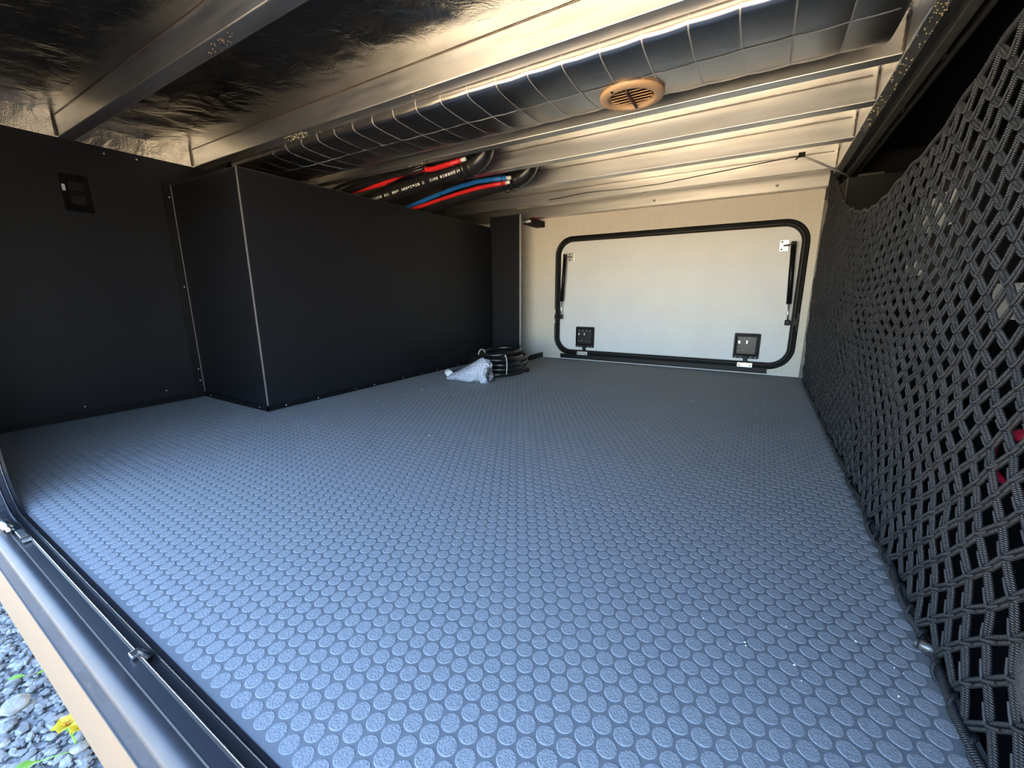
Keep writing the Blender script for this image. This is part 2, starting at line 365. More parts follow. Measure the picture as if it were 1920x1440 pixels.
# ------------------------------------------------------------------ ceiling: foil sheets between galvanised cross beams
ce = structroot('ceiling', 'foil-lined ceiling with galvanised cross beams')
XE = 2.240
edges = [0.0]+[v for b in BEAMS for v in b]+[2.355]
def foil_sheet(y0, y1, seed):
    nu, nv = 150, max(6, int((y1-y0)/0.022)); amp = 0.0035
    def fn(u, v):
        x = u*XE; y = y0+(y1-y0)*v; e = min(1, min(v, 1-v)*5)
        z = ZP+e*amp*(wob((x, y*1.5), 7, seed)+0.5*wob((x, y), 17, seed+4))
        l = math.exp(-x/0.10); z += e*l*0.006*wob((x*0.3, y, 0), 30, seed+9)
        return (x, y, z)
    return MB().grid(nu, nv, fn, True).build('foil_sheet', 'foil', ce, True)
for i in range(0, len(edges), 2): foil_sheet(edges[i], edges[i+1], i*3.3)
for (y0, y1) in BEAMS:
    b = MB().box(0.0, XE, y0, y1, ZB, ZP+0.03).build('cross_beam', 'galv', ce, bevel=0.0022)
    MB().tube([(0.015+i*(XE-0.03)/60, y0-0.001+0.0006*wob((i*3.1, y0), 1), ZP-0.0015) for i in range(61)], 0.0007, 5).build('sealant_bead', 'seam', b, True)
    for j, xs in enumerate((0.004, XE-0.004)):
        MB().tube([(xs+0.002*wob((i*1.7, y0, j), 1), y0-0.003, ZB+0.004+i*(ZP-ZB-0.004)/8) for i in range(9)], [0.0016+0.0012*abs(wob((i*2.3, y0, j+5), 1)) for i in range(9)], 6).build('corner_sealant', 'seam', b, True)
    for k in range(3):                                      # crumbs of glue left on the beams
        x = random.uniform(0.5, 1.7); m_ = MB()
        for q in range(22): m_.ball((x+random.gauss(0, 0.03), random.uniform(y0+0.006, y1-0.006), ZB-0.0006), (random.uniform(.001, .003), random.uniform(.001, .002), .0012), 5, 3)
        m_.build('glue_crumbs', 'foam' if k else 'seam', b)['kind'] = 'stuff'
MB().box(-0.02, 0.0, 0.0, D, ZB, ZP+0.03).build('rim_rail', 'foil', ce)
rr_ = MB().box(0.0, XE, 2.355, D, 0.906, ZP+0.03).build('rim_rail', 'galv', ce, bevel=0.002)
for (x, z) in ((2.037, 0.931), (1.462, 0.927)):
    r_ = MB().cyl((x, 2.356, z), (x, 2.351, z), 0.007, 12).build('rivet', 'zinc', rr_, True); MB().cyl((x, 2.351, z), (x, 2.347, z), 0.003, 8).build('rivet_pin', 'zinc', r_)
MB().box(XE, 2.270, 0.0, D, ZB, ZP+0.03).build('rim_rail', 'galv', ce, bevel=0.003)
MB().box(-0.02, 2.90, 0.0, D, 1.06, 1.08).build('ceiling_deck', 'void', ce)
m_ = MB()
for q in range(110):
    y = random.choice((1.05, 1.5, 1.62, 0.95, 1.27))+random.gauss(0, 0.05); m_.ball((random.uniform(2.243, 2.268), y, ZB-0.0008), (random.uniform(.0008, .002), .0015, .0012), 5, 3)
m_.build('glue_crumbs', 'foam', ce)['kind'] = 'stuff'

# black chassis rail that runs from the opening to the far wall above the net
ra = structroot('trim_3', 'black steel rail running into the bay above the net')
MB().box(2.270, 2.294, 0.0, D-0.005, ZB+0.022, 1.06).build('web', 'steeldark', ra)
MB().box(2.2705, 2.2745, 0.0, D-0.005, ZB+0.001, ZB+0.022).build('lip', 'steeldark', ra)
MB().box(2.294, 2.315, 0.0, D-0.005, ZB-0.004, 1.06).build('flange', 'steelgrey', ra, bevel=0.0015)
MB().box(2.315, 2.329, 0.0, D-0.005, ZB+0.02, 1.06).build('web', 'void', ra)
MB().box(2.329, 2.337, 0.0, D-0.005, ZB-0.003, 1.06).build('lip', 'steeldark', ra, bevel=0.001)
for y in (0.62, 0.93, 1.25, 1.57, 1.88):
    MB().cyl((2.322, y, ZB+0.02), (2.322, y, ZB-0.002), 0.006, 6).build('bolt', 'steeldark', ra)
MB().box(2.337, 2.86, 0.0, D, 1.03, 1.06).build('cover', 'void', ra)

# ------------------------------------------------------------------ near side wall with the opening (the camera stands just outside)
wf = structroot('wall_front', 'near side wall of the trailer around the opening')
rg = MB(); wall_ring(rg, (OP[0]-0.004, OP[1]+0.004, OP[2]-0.004, OP[3]+0.004, OP[4]+0.004), (0.45, 2.50, -0.030, 0.95), -0.043, -0.0006); rg.build('panel', 'bodywhite', wf)
MB().box(-4.0, 0.45, -0.043, -0.0006, -0.26, 3.2).build('panel', 'bodywhite', wf)
MB().box(2.50, 5.0, -0.043, -0.0006, -0.26, 3.2).build('panel', 'bodywhite', wf)
MB().box(0.45, 2.50, -0.043, -0.0006, 0.95, 3.2).build('panel', 'bodywhite', wf)
MB().box(0.45, 2.50, -0.043, -0.0006, -0.26, -0.030).build('panel', 'bodywhite', wf)
MB().box(-4.0, 5.0, -0.0455, -0.0435, -0.104, -0.006).build('dark_band', 'gel', wf)
MB().box(-4.0, 5.0, -0.0470, -0.0435, -0.110, -0.105).build('pale_line', 'bead', wf)
MB().box(-4.0, 5.0, -0.0455, -0.0435, -0.262, -0.111).build('tan_band', 'tan', wf)
td = struct(MB().box(-4.0, -0.03, 0.0, 2.47, -0.26, 3.2).box(2.91, 5.0, 0.0, 2.47, -0.26, 3.2).box(-0.03, 2.91, 0.0, 2.47, 1.09, 3.2)
            .box(-0.03, 2.91, 0.0, 2.47, -0.10, -0.03).box(-0.03, 2.91, D+0.07, 2.50, -0.26, 1.09).build('trailer_body', 'bodywhite'), 'tan trailer body around the storage bay')
# frame of the opening
f1 = structroot('trim_4', 'black aluminium frame of the near opening')
fr = MB(); sweep_rr(fr, OP, [(0.012, 0.001), (-0.0012, 0.001), (-0.0012, -0.0035), (-0.003, -0.005), (-0.003, -0.0065), (0.0008, -0.008), (0.0008, -0.014), (-0.0025, -0.0155), (-0.0025, -0.017), (0.001, -0.0185), (0.002, -0.030), (0.006, -0.0315)])
fr.build('liner', 'blacksatin', f1)
for yy in (-0.0057, -0.0163):
    e = MB(); sweep_rr(e, OP, [(-0.0028, yy+0.0008), (-0.0037, yy+0.0003), (-0.0037, yy-0.0003), (-0.0028, yy-0.0008)]); e.build('bright_edge', 'chrome', f1)
bead = MB(); pr = [(0.004+0.0085*math.cos(a), -0.0445+0.0145*math.sin(a)) for a in [PI/2-PI*1.15*i/12+PI for i in range(13)]]
pr = [(0.0052-0.0062*math.sin(PI*i/12), -0.031-0.021*i/12) for i in range(13)]+[(0.012, -0.0525), (0.014, -0.046)]
sweep_rr(bead, OP, pr); bead.build('outer_bead', 'bead', f1, True)

# ------------------------------------------------------------------ gravel ground
gr = struct(MB().grid(120, 120, lambda u, v: (-30+60*u, -40+60*v, GZ-0.012)).build('ground', 'gravel'), 'grey crushed stone ground outside')
gm = MB()
def pebble(mb, x, y, z, r, sd):
    rnd = random.Random(sd); ph = (1+5**0.5)/2
    V = [(-1, ph, 0), (1, ph, 0), (-1, -ph, 0), (1, -ph, 0), (0, -1, ph), (0, 1, ph), (0, -1, -ph), (0, 1, -ph), (ph, 0, -1), (ph, 0, 1), (-ph, 0, -1), (-ph, 0, 1)]
    F = [(0, 11, 5), (0, 5, 1), (0, 1, 7), (0, 7, 10), (0, 10, 11), (1, 5, 9), (5, 11, 4), (11, 10, 2), (10, 7, 6), (7, 1, 8), (3, 9, 4), (3, 4, 2), (3, 2, 6), (3, 6, 8), (3, 8, 9), (4, 9, 5), (2, 4, 11), (6, 2, 10), (8, 6, 7), (9, 8, 1)]
    a = rnd.uniform(0, 2*PI); sx, sy, sz = rnd.uniform(.8, 1.5), rnd.uniform(.6, 1.0), rnd.uniform(.4, .75); O = []
    for p in V:
        k = r/1.9*rnd.uniform(.72, 1.22); px, py, pz = p[0]*k*sx, p[1]*k*sy, p[2]*k*sz
        O.append((x+px*math.cos(a)-py*math.sin(a), y+px*math.sin(a)+py*math.cos(a), z+pz))
    mb.add(O, F)
for i in range(10500):
    x = random.uniform(-0.9, 1.35); y = random.uniform(-0.28, 0.34)
    r = random.choice((.0045, .005, .006, .007, .008, .010, .014)); pebble(gm, x, y, GZ-0.010+r*0.45+random.uniform(0, .004), r, i)
go = gm.build('gravel', 'stone'); tag(go, 'loose grey crushed gravel on the ground beside the sill', 'gravel', kind='stuff')
for i, (x, y, r, lb) in enumerate(((0.516, -0.066, 0.034, 'largest pale grey stone lying in the gravel beside the sill'), (0.80, -0.012, 0.026, 'flat blue-grey stone in the gravel near the yellow flower'))):
    st = MB(); pebble(st, 0, 0, 0, r, 900+i*7); o = st.build('stone', 'stone'); o.location = (x, y, GZ+0.016); tag(o, lb, 'stone')
    sb = o.modifiers.new('round', 'BEVEL'); sb.width = r*0.14; sb.segments = 2
# yellow flower weed
fy = thing('flower', 'small weed with a yellow flower growing in the gravel', 'flower'); fy.location = (0.785, -0.020, GZ)
def leafmesh(name, m, base, tip, wid, droop, parent):
    b_ = Vector(base); t_ = Vector(tip); d = t_-b_; sdv = d.cross(Vector((0, 0, 1))).normalized(); g = MB()
    def fn(u, v):
        wv = wid*math.sin(PI*min(1, u*0.94+0.03))*(v-0.5)*2; p = b_+d*u+sdv*wv; p.z += droop*math.sin(PI*u)+abs(v-0.5)*wid*0.6; return p
    return g.grid(8, 4, fn).build(name, m, parent, True)
MB().tube([(0, 0, 0), (0.004, 0.003, 0.03), (0.006, 0.0, 0.055), (0.003, 0, 0.075)], 0.0018, 6).build('stem', 'leaf', fy, True)
MB().tube([(0, 0, 0.004), (-0.02, -0.035, 0.010), (-0.03, -0.055, 0.012)], 0.0012, 6).build('stem', 'leaf', fy, True)
for k in range(6):
    a = 2*PI*k/6+0.3; leafmesh('petal', 'yellow', (0.003, 0, 0.074), (0.003+0.026*math.cos(a), 0.026*math.sin(a), 0.084), 0.011, 0.004, fy)
for k in range(5):
    a = 2*PI*k/5; leafmesh('petal', 'yellow', (0.028, 0.012, 0.070), (0.030+0.018*math.cos(a), 0.012+0.018*math.sin(a), 0.078), 0.008, 0.003, fy)
for k in range(7):
    a = 2*PI*k/7; MB().tube([(0.003, 0, 0.076), (0.003+0.008*math.cos(a), 0.008*math.sin(a), 0.088)], 0.0010, 5).build('stamen', 'yellowdark', fy)
leafmesh('leaf', 'leaf', (0.0, 0, 0.04), (-0.035, 0.035, 0.062), 0.012, 0.008, fy)
leafmesh('leaf', 'leaf', (0.0, 0, 0.05), (0.005, 0.05, 0.070), 0.012, 0.006, fy)
leafmesh('leaf', 'leaf', (0.0, 0, 0.05), (-0.03, 0.012, 0.075), 0.013, 0.004, fy)
leafmesh('leaf', 'leaf', (-0.03, -0.055, 0.012), (-0.036, -0.085, 0.020), 0.010, 0.004, fy)
leafmesh('leaf', 'leaf', (-0.03, -0.050, 0.012), (-0.012, -0.075, 0.022), 0.009, 0.004, fy)
wd = thing('seedling', 'tiny reddish-stemmed seedling in the gravel against the tan band', 'plant'); wd.location = (0.44, 0.015, GZ+0.004)
MB().tube([(0, 0, 0), (-0.01, -0.02, 0.008), (-0.02, -0.05, 0.010)], 0.0014, 6).build('stem', 'seam', wd, True)
leafmesh('leaf', 'leaf', (-0.02, -0.045, 0.010), (-0.035, -0.075, 0.016), 0.008, 0.003, wd)
leafmesh('leaf', 'leaf', (0.0, 0.0, 0.004), (0.035, 0.035, 0.016), 0.008, 0.003, wd)
leafmesh('leaf', 'leaf', (0.0, 0.0, 0.004), (0.005, -0.03, 0.014), 0.006, 0.003, wd)

# ------------------------------------------------------------------ tall black cabinet
cb = thing('cabinet', 'tall matt black boxed-in cabinet against the left wall', 'cabinet')
MB().box(0.001, BX-0.003, BY0, BY0+0.012, 0.0, BZ).build('front_panel', 'board', cb)
MB().box(BX-0.012, BX, BY0+0.003, BY1, 0.0, BZ).build('side_panel', 'board', cb)
MB().box(BX-0.003, BX+0.0012, BY0-0.0012, BY0+0.003, 0.0, BZ+0.001).build('corner_edge', 'board_edge', cb)
MB().box(BX-0.011, BX-0.001, BY0+0.004, BY1, BZ, BZ+0.0012).build('top_edge', 'board_edge', cb)
MB().box(0.004, BX-0.004, BY0+0.001, BY0+0.004, BZ, BZ+0.0012).build('top_edge', 'board_edge', cb)
po = thing('post_panel', 'narrow black upright panel standing between cabinet and far wall', 'panel')
MB().box(0.478, 0.697, 2.190, 2.202, 0.0, 0.906).build('board', 'board', po)
MB().box(0.697, 0.704, 2.189, 2.203, 0.0, 0.906).build('edge_strip', 'greyplate', po)
kb = thing('floor_channel', 'low black channel on the floor between upright panel and far wall', 'channel')
MB().box(0.705, 0.765, 2.205, 2.215, 0.0005, 0.032).build('side', 'black', kb); MB().box(0.755, 0.765, 2.215, D-0.002, 0.0005, 0.032).build('side', 'black', kb); MB().box(0.705, 0.755, 2.215, D-0.002, 0.0005, 0.004).build('base', 'black', kb)
sh = thing('corner_bracket', 'small black bracket with wires above the upright panel', 'bracket')
MB().box(0.706, 0.768, 2.22, D-0.002, 0.850, 0.856).build('plate', 'void', sh); MB().box(0.762, 0.768, 2.22, D-0.002, 0.853, 0.885).build('lip', 'void', sh)
MB().tube([(0.706, 2.26, 0.868), (0.73, 2.25, 0.870), (0.745, 2.26, 0.866)], 0.010, 8).build('connector', 'white', sh, True)
MB().tube([(0.706, 2.30, 0.890), (0.74, 2.28, 0.893), (0.775, 2.30, 0.888)], 0.006, 8).build('wire', 'redcable', sh, True)

# ------------------------------------------------------------------ power outlet
ou = thing('power_outlet', 'black double power outlet on the black side wall', 'outlet')
y0, y1, z0, z1 = 0.351, 0.423, 0.705, 0.822
MB().prism(rrect(y0, y1, z0, z1, 0.005, 4), 0, 0.0005, 0.005).build('cover_plate', 'glossblack', ou, bevel=0.0015)
MB().prism(rrect(y0+0.015, y1-0.012, z0+0.014, z1-0.016, 0.003, 4), 0, 0.005, 0.0075).build('insert', 'glossblack', ou, bevel=0.0006)
for zc in (0.786, 0.743):
    s_ = MB().prism(rrect(0.371, 0.407, zc-0.014, zc+0.014, 0.006, 5), 0, 0.0075, 0.0088).build('socket', 'black', ou)
    for dy, dz, hh in ((-0.0065, 0.004, 0.0045), (0.0065, 0.004, 0.0035)): MB().box(0.0087, 0.0092, 0.389+dy-0.0012, 0.389+dy+0.0012, zc+dz-hh, zc+dz+hh).build('slot', 'void', s_)
    MB().cyl((0.0087, 0.389, zc-0.008), (0.0092, 0.389, zc-0.008), 0.0028, 10).build('slot', 'void', s_)
lb_ = MB().box(0.005, 0.0056, y0+0.003, y0+0.0105, 0.768, 0.788).build('sticker', 'white', ou)
for k in range(4): MB().box(0.0056, 0.0058, y0+0.005, y0+0.0085, 0.770+k*0.004, 0.7722+k*0.004).build('print_mark', 'greyplate', lb_)

# ------------------------------------------------------------------ far baggage door
dr = structroot('door_1', 'white far baggage door in a black rounded frame')
pn = MB(); P = rrect(0.883, 2.170, 0.064, 0.748, 0.08); pn.prism(P, 1, D+0.012, D+0.024); pn.build('door_panel', 'doorpanel', dr)
fr = MB(); sweep_rr(fr, (0.880, 2.173, 0.061, 0.751, 0.083), [(0.0, D+0.013), (0.0, D-0.004), (0.004, D-0.009), (0.011, D-0.009), (0.014, D-0.004), (0.020, D-0.003), (0.026, D-0.006), (0.031, D-0.004), (0.031, D+0.004)])
fr.build('door_frame', 'black', dr)
MB().box(0.90, 2.092, D-0.012, D-0.001, 0.006, 0.034).build('threshold_bar', 'black', dr)
MB().box(1.543, 1.549, D-0.0105, D-0.002, 0.755, 0.781).build('frame_joint', 'void', dr)
struct(MB().box(0.80, 2.25, D+0.035, D+0.06, -0.02, 0.85).build('door_skin', 'bodywhite'))
def strut(label, top, mid, bot, brx, side):
    t = thing('gas_strut', label, 'gas strut', 'gas struts on the far door')
    y = D-0.022; a = Vector((top[0], y, top[1])); b = Vector((mid[0], y, mid[1])); c = Vector((bot[0], y, bot[1]))
    MB().cyl(a, b, 0.0115, 16).build('cylinder', 'black', t, True); MB().cyl(b, c, 0.0045, 12).build('rod', 'zinc', t, True)
    for p in (a, c): MB().cbox(p, (0.011, 0.010, 0.014)).build('end_fitting', 'black', t, bevel=0.004)
    br = MB().box(brx-0.019, brx+0.019, D+0.008, D+0.0117, 0.630, 0.684).build('upper_bracket', 'zinc', t, bevel=0.001)
    for dx, dz in ((-0.010, 0.018), (0.0, 0.0), (-0.010, -0.018)): MB().cyl((brx+dx, D+0.0082, 0.657+dz), (brx+dx, D+0.006, 0.657+dz), 0.005, 10).build('screw', 'steeldark', br)
    MB().cyl((brx, D+0.0065, 0.657), (a.x, a.y, 0.657), 0.005, 8).build('ball_stud', 'zinc', t)
    xs = c.x+side*0.024; lb = MB().box(xs, xs+side*0.022, D-0.016, D-0.0095, 0.268, 0.290).build('lower_bracket', 'black', t)
    MB().cyl((c.x, c.y, c.z), (xs, D-0.013, c.z), 0.0045, 8).build('ball_stud', 'zinc', t)
    MB().tube([(xs, D-0.014, 0.293), (xs+side*0.020, D-0.014, 0.294), (xs+side*0.022, D-0.014, 0.325)], 0.002, 6).build('wire_clip', 'zinc', t)
    MB().tube([(xs, D-0.014, 0.265), (xs+side*0.020, D-0.014, 0.264), (xs+side*0.022, D-0.014, 0.235)], 0.002, 6).build('wire_clip', 'zinc', t)
strut('black gas strut at the left edge of the white far door', (0.924, 0.660), (0.908, 0.378), (0.903, 0.278), 0.954, -1)
strut('black gas strut at the right edge of the white far door, beside the net', (2.137, 0.658), (2.150, 0.371), (2.154, 0.278), 2.099, 1)
def latch(label, x0, x1, z0, z1, sx):
    t = thing('door_latch', label, 'latch', 'latches on the far door'); yb = D+0.0118
    MB().prism(rrect(x0, x1, z0, z1, 0.006, 4), 1, yb-0.004, yb).build('flange', 'black', t, bevel=0.001)
    xc = (x0+x1)/2; q = MB(); sweep_rr(q, (x0+0.008, x1-0.008, z0+0.018, z1-0.008, 0.008), [(0.004, yb-0.004), (0.003, yb-0.012), (0.0, yb-0.012), (-0.004, yb-0.006)]); q.build('rim', 'black', t)
    pl = MB().prism(rrect(x0+0.018, x1-0.018, z0+0.026, z1-0.018, 0.004, 3), 1, yb-0.013, yb-0.004).build('inner_plate', 'blacksatin', t, bevel=0.001)
    w_ = x1-x0; h_ = z1-z0
    for fx, fz in ((.2, .82), (.4, .82), (.61, .82), (.8, .82), (.2, .30), (.38, .33), (.62, .33), (.8, .30)):
        MB().ball((x0+w_*fx, yb-0.0135, z0+h_*fz), (0.0035, 0.002, 0.0035), 8, 4).build('rivet', 'zinc', pl, True)
    MB().box(xc-0.003, xc+0.003, yb-0.0155, yb-0.0125, z0+h_*.60, z0+h_*.72).build('lever_pin', 'zinc', pl)
    MB().box(x0+w_*.17, x0+w_*.24, yb-0.0155, yb-0.0125, z0+h_*.60, z0+h_*.70).build('lever_pin', 'zinc', pl)
    for fx in (.12, .3, .7, .88): MB().ball((x0+w_*fx, yb-0.0045, z0+0.007), (0.0035, 0.002, 0.0035), 8, 4).build('screw', 'zinc', t, True)
    MB().box(xc-0.010, xc+0.010, yb-0.020, yb-0.004, z0-0.026, z0+0.018).build('bolt_tongue', 'black', t, bevel=0.002)
    k = MB().box(sx-0.036, sx+0.036, D-0.0165, D-0.0125, 0.034, 0.058).build('strike_plate', 'zinc', t, bevel=0.001)
    for dx in (-0.026, 0.026): MB().cyl((sx+dx, D-0.0165, 0.043), (sx+dx, D-0.018, 0.043), 0.004, 8).build('screw', 'steeldark', k)
latch('black square latch low on the left of the white far door', 1.000, 1.127, 0.082, 0.216, 1.056)
latch('black square latch low on the right of the white far door', 1.925, 2.049, 0.078, 0.214, 1.988)

# ------------------------------------------------------------------ foil-wrapped duct and its round vent
PROF = [(0.797, 0.960), (0.797, 0.934), (0.7975, 0.924), (0.800, 0.917), (0.806, 0.912), (0.818, 0.909), (0.845, 0.906), (0.88, 0.904), (0.915, 0.903), (0.95, 0.9035), (0.985, 0.905), (1.02, 0.908), (1.05, 0.913), (1.075, 0.920), (1.095, 0.931), (1.106, 0.945), (1.110, 0.965)]
def prof_at(t):
    s_ = t*(len(PROF)-1); i = min(int(s_), len(PROF)-2); f = s_-i
    return PROF[i][0]*(1-f)+PROF[i+1][0]*f, PROF[i][1]*(1-f)+PROF[i+1][1]*f
DX0, DX1 = 0.20, 2.195
du = thing('air_duct', 'foil-wrapped air duct with seam lines running along the ceiling', 'duct')
def duct_pt(u, t, off=0.0):
    x = DX0+(DX1-DX0)*u; y, z = prof_at(t)
    q = ((x-1.60)/0.086) % 1.0; bul = math.sin(PI*q)*0.0016; ti = int((x-1.60)/0.086+40); tj = 0 if t < 0.5 else (1 if t < 0.735 else 2)
    bul += (q-0.5)*0.0024*wob((ti*3.7, tj*5.1), 1, 11)+0.0016*wob((ti*2.9, tj*4.3), 1, 21)*math.sin(PI*q)
    e = min(1, t*6)*min(1, (1-t)*6)
    z -= e*(bul+0.002*wob((x, y), 4.0, 2.0)); z -= off
    return (x, y, z)
MB().grid(480, 48, lambda u, v: duct_pt(u, v)).build('wrap', 'ductfoil', du, True)
x = 1.60-16*0.086; 
while x < DX1-0.01:
    if x > DX0+0.01:
        uu = (x-DX0)/(DX1-DX0)
        MB().grid(1, 30, lambda u, v: duct_pt(uu+(u-0.5)*0.0030/(DX1-DX0), 0.06+0.9*v, 0.0009)).build('seam', 'seamfoil', du, True)
    x += 0.086
for tt in (0.50, 0.735):
    MB().grid(120, 1, lambda u, v: duct_pt(0.005+0.99*u, tt+(v-0.5)*0.008, 0.0009)).build('seam', 'seamfoil', du, True)
MB().prism([(p[0], p[1]) for p in PROF], 0, DX1-0.002, DX1).build('end_cap', 'ductfoil', du)
cr = MB(); cr.grid(16, 10, lambda u, v: (DX0-0.05+0.06*u+0.008*wob((u*4, v*5), 1), 0.80+0.25*v, 0.918+0.02*abs(math.sin(9*v))+0.015*wob((u*5, v*6), 1.3))).build('crumpled_end', 'foil', du, True)
ve = thing('air_vent', 'round tan plastic air vent with slats in the foil duct', 'vent'); VX, VY, VZ, VR = 1.703, 0.990, 0.9005, 0.077
def lathe(mb, prof, n=48):
    o = len(mb.v); k = len(prof)
    for r, z in prof:
        for j in range(n): mb.v.append((VX+r*math.cos(2*PI*j/n), VY+r*math.sin(2*PI*j/n), VZ+z))
    for i in range(k-1):
        for j in range(n):
            a = o+i*n+j; b = o+i*n+(j+1) % n; mb.f.append((a, b, b+n, a+n))
    return mb
lathe(MB(), [(VR-0.002, 0.004), (VR, 0.0), (VR-0.001, -0.005), (VR-0.006, -0.0075), (VR*0.80, -0.009), (VR*0.74, -0.0085), (VR*0.70, -0.006), (VR*0.67, 0.004)]).build('flange_ring', 'tanvent', ve, True)
lathe(MB(), [(VR*0.685, 0.003), (0.0005, 0.003)]).build('back_plate', 'ventdark', ve)
RI = VR*0.67
for k in range(7):
    yy = -RI+RI*2*(k+0.5)/7; hx = math.sqrt(max(0.0, RI*RI-yy*yy))*0.97
    MB().add([(VX-hx, VY+yy-0.0075, VZ-0.006), (VX+hx, VY+yy-0.0075, VZ-0.006), (VX+hx, VY+yy+0.006, VZ+0.0005), (VX-hx, VY+yy+0.006, VZ+0.0005),
              (VX-hx, VY+yy-0.0075, VZ-0.0045), (VX+hx, VY+yy-0.0075, VZ-0.0045), (VX+hx, VY+yy+0.006, VZ+0.002), (VX-hx, VY+yy+0.006, VZ+0.002)],
             [(0, 3, 2, 1), (4, 5, 6, 7), (0, 1, 5, 4), (1, 2, 6, 5), (2, 3, 7, 6), (3, 0, 4, 7)]).build('slat', 'tanvent', ve)
MB().box(VX-0.0025, VX+0.0025, VY-RI*0.96, VY+RI*0.96, VZ-0.012, VZ-0.0035).build('damper_bar', 'ventdark', ve, bevel=0.001)
MB().cyl((VX-0.03, VY-VR*0.80, VZ-0.0075), (VX-0.03, VY-VR*0.80, VZ-0.0100), 0.003, 10).build('screw', 'void', ve)

# ------------------------------------------------------------------ pipes above the cabinet
def zpipe(x): return 0.9255+0.098*(x-0.95)              # the drains fall towards the left
def drain(label, y, xe, x0, r):
    t = thing('drain_pipe', label, 'pipe', 'black drain pipes above the cabinet'); xj = xe-0.070; zj = zpipe(xj)
    MB().tube([(x0+(xj-x0)*i/8, y, zpipe(x0+(xj-x0)*i/8)) for i in range(9)], r, 24).build('pipe', 'pipe', t, True)
    pe = [(xj-0.03, y, zpipe(xj-0.03)), (xj, y, zj)]+[(xj+0.070*math.sin(q), y, zj+0.004+0.070-0.070*math.cos(q)) for q in [PI/2*i/12 for i in range(1, 12)]]
    el = MB().tube(pe, r*1.10, 24).build('elbow', 'pipe', t, True)
    MB().tube([(xj-0.034, y, zpipe(xj-0.034)), (xj-0.018, y, zpipe(xj-0.018))], r*1.18, 24).build('collar', 'pipe', el, True)
    MB().tube([(xj+0.002, y, zj), (xj+0.010, y, zj+0.001)], r*1.17, 24).build('collar', 'pipe', el, True)
    return t
p1 = drain('black drain pipe nearest the duct, with white print along it', 1.322, 1.042, 0.06, 0.033)
p2 = drain('black drain pipe nearest the far wall, with blue and red tubes strapped to it', 1.600, 1.094, 0.06, 0.033)
# print on the nearer pipe: illegible little white marks around the curve
rp = random.Random(3); x = 0.42
while x < 0.99:
    wch = rp.uniform(0.006, 0.012)
    if rp.random() > 0.16:
        def fn(u, v, x=x, wch=wch): 
            a = math.radians(-166+v*17); return (x+u*wch, 1.322+0.0333*math.cos(a), zpipe(x)+0.0333*math.sin(a))
        g = MB().grid(1, 3, fn); k = rp.randint(0, 3)
        if k == 0: g.f = [g.f[0], g.f[2]]
        elif k == 1: g.f = [g.f[0], g.f[1]]
        g.build('print_mark', 'print', p1)
    x += wch+0.004
def straps(p, xs, y, r, dz=0.0):
    for x in xs: MB().tube([(x, y+r*math.cos(q), zpipe(x)+dz+r*math.sin(q)) for q in [2*PI*i/20 for i in range(20)]], 0.0020, 6, closed=True).build('cable_tie', 'void', p, True)
straps(p1, (0.55, 0.77, 0.93), 1.312, 0.047, 0.008); straps(p2, (0.62, 0.975), 1.588, 0.047)
def pex(name, label, m, pts, r=0.0095):
    t = thing(name, label, 'tube'); MB().tube(pts, r, 12).build('tube', m, t, True)
    e = Vector(pts[-1]); d = (e-Vector(pts[-2])).normalized(); MB().cyl(e, e+d*0.022, r*0.8, 10).build('fitting', 'white', t, True); return t
pex('water_tube', 'red water tube tied along the pipe nearest the duct', 'red', [(0.10, 1.262, 0.888), (0.26, 1.262, 0.898), (0.40, 1.266, 0.904), (0.52, 1.272, 0.912), (0.64, 1.280, 0.938), (0.74, 1.278, 0.940), (0.81, 1.270, 0.928), (0.89, 1.268, 0.933), (0.96, 1.270, 0.940)], 0.010)
pex('water_tube', 'blue water tube tied along the pipe nearest the far wall', 'blue', [(0.20, 1.552, 0.850), (0.43, 1.552, 0.880), (0.52, 1.552, 0.897), (0.615, 1.550, 0.912), (0.72, 1.549, 0.927), (0.837, 1.548, 0.937), (0.92, 1.549, 0.935), (0.997, 1.551, 0.931)], 0.0100)
pex('water_tube', 'red water tube just below the blue one on the far pipe', 'red', [(0.20, 1.550, 0.832), (0.41, 1.550, 0.858), (0.613, 1.549, 0.885), (0.73, 1.549, 0.899), (0.837, 1.550, 0.909), (0.92, 1.551, 0.912), (0.99, 1.553, 0.913)], 0.0090)
bw = thing('cable_bundle', 'loose black cables running over the pipe nearest the duct', 'cable')
for k, (dy, dz) in enumerate(((0, 0), (0.004, 0.016), (-0.002, 0.030))):
    MB().tube([(0.10+i*0.075, 1.250+dy+0.004*math.sin(i*0.9+k), 0.886+dz+0.0055*i+0.004*math.sin(i*1.3+k*2)-dz*0.6*max(0, (i-6)/3)) for i in range(10)], 0.0070, 8).build('cable', 'pipe', bw, True)

# ------------------------------------------------------------------ thin cord along the ceiling
cw = thing('ceiling_cord', 'thin grey cord clipped to the ceiling and running to the right corner', 'cord')
pts = [(0.95, 2.075, 0.938), (1.19, 2.03, 0.940), (1.37, 2.05, 0.938), (1.55, 2.055, 0.940), (1.73, 2.01, 0.941), (1.92, 1.955, 0.940), (2.03, 1.915, 0.937), (2.104, 1.888, 0.932)]
MB().tube(pts, 0.0024, 6).build('cord', 'steelgrey', cw, True)
MB().tube([(2.104, 1.888, 0.932), (2.17, 1.97, 0.918), (2.23, 2.06, 0.905), (2.287, 2.146, 0.893)], 0.0040, 8).build('cord', 'wire', cw, True)
MB().cbox((2.104, 1.886, 0.936), (0.011, 0.006, 0.008)).tube([(2.100, 1.880, 0.934), (2.085, 1.872, 0.918)], 0.003, 6).build('clip', 'black', cw, bevel=0.002)

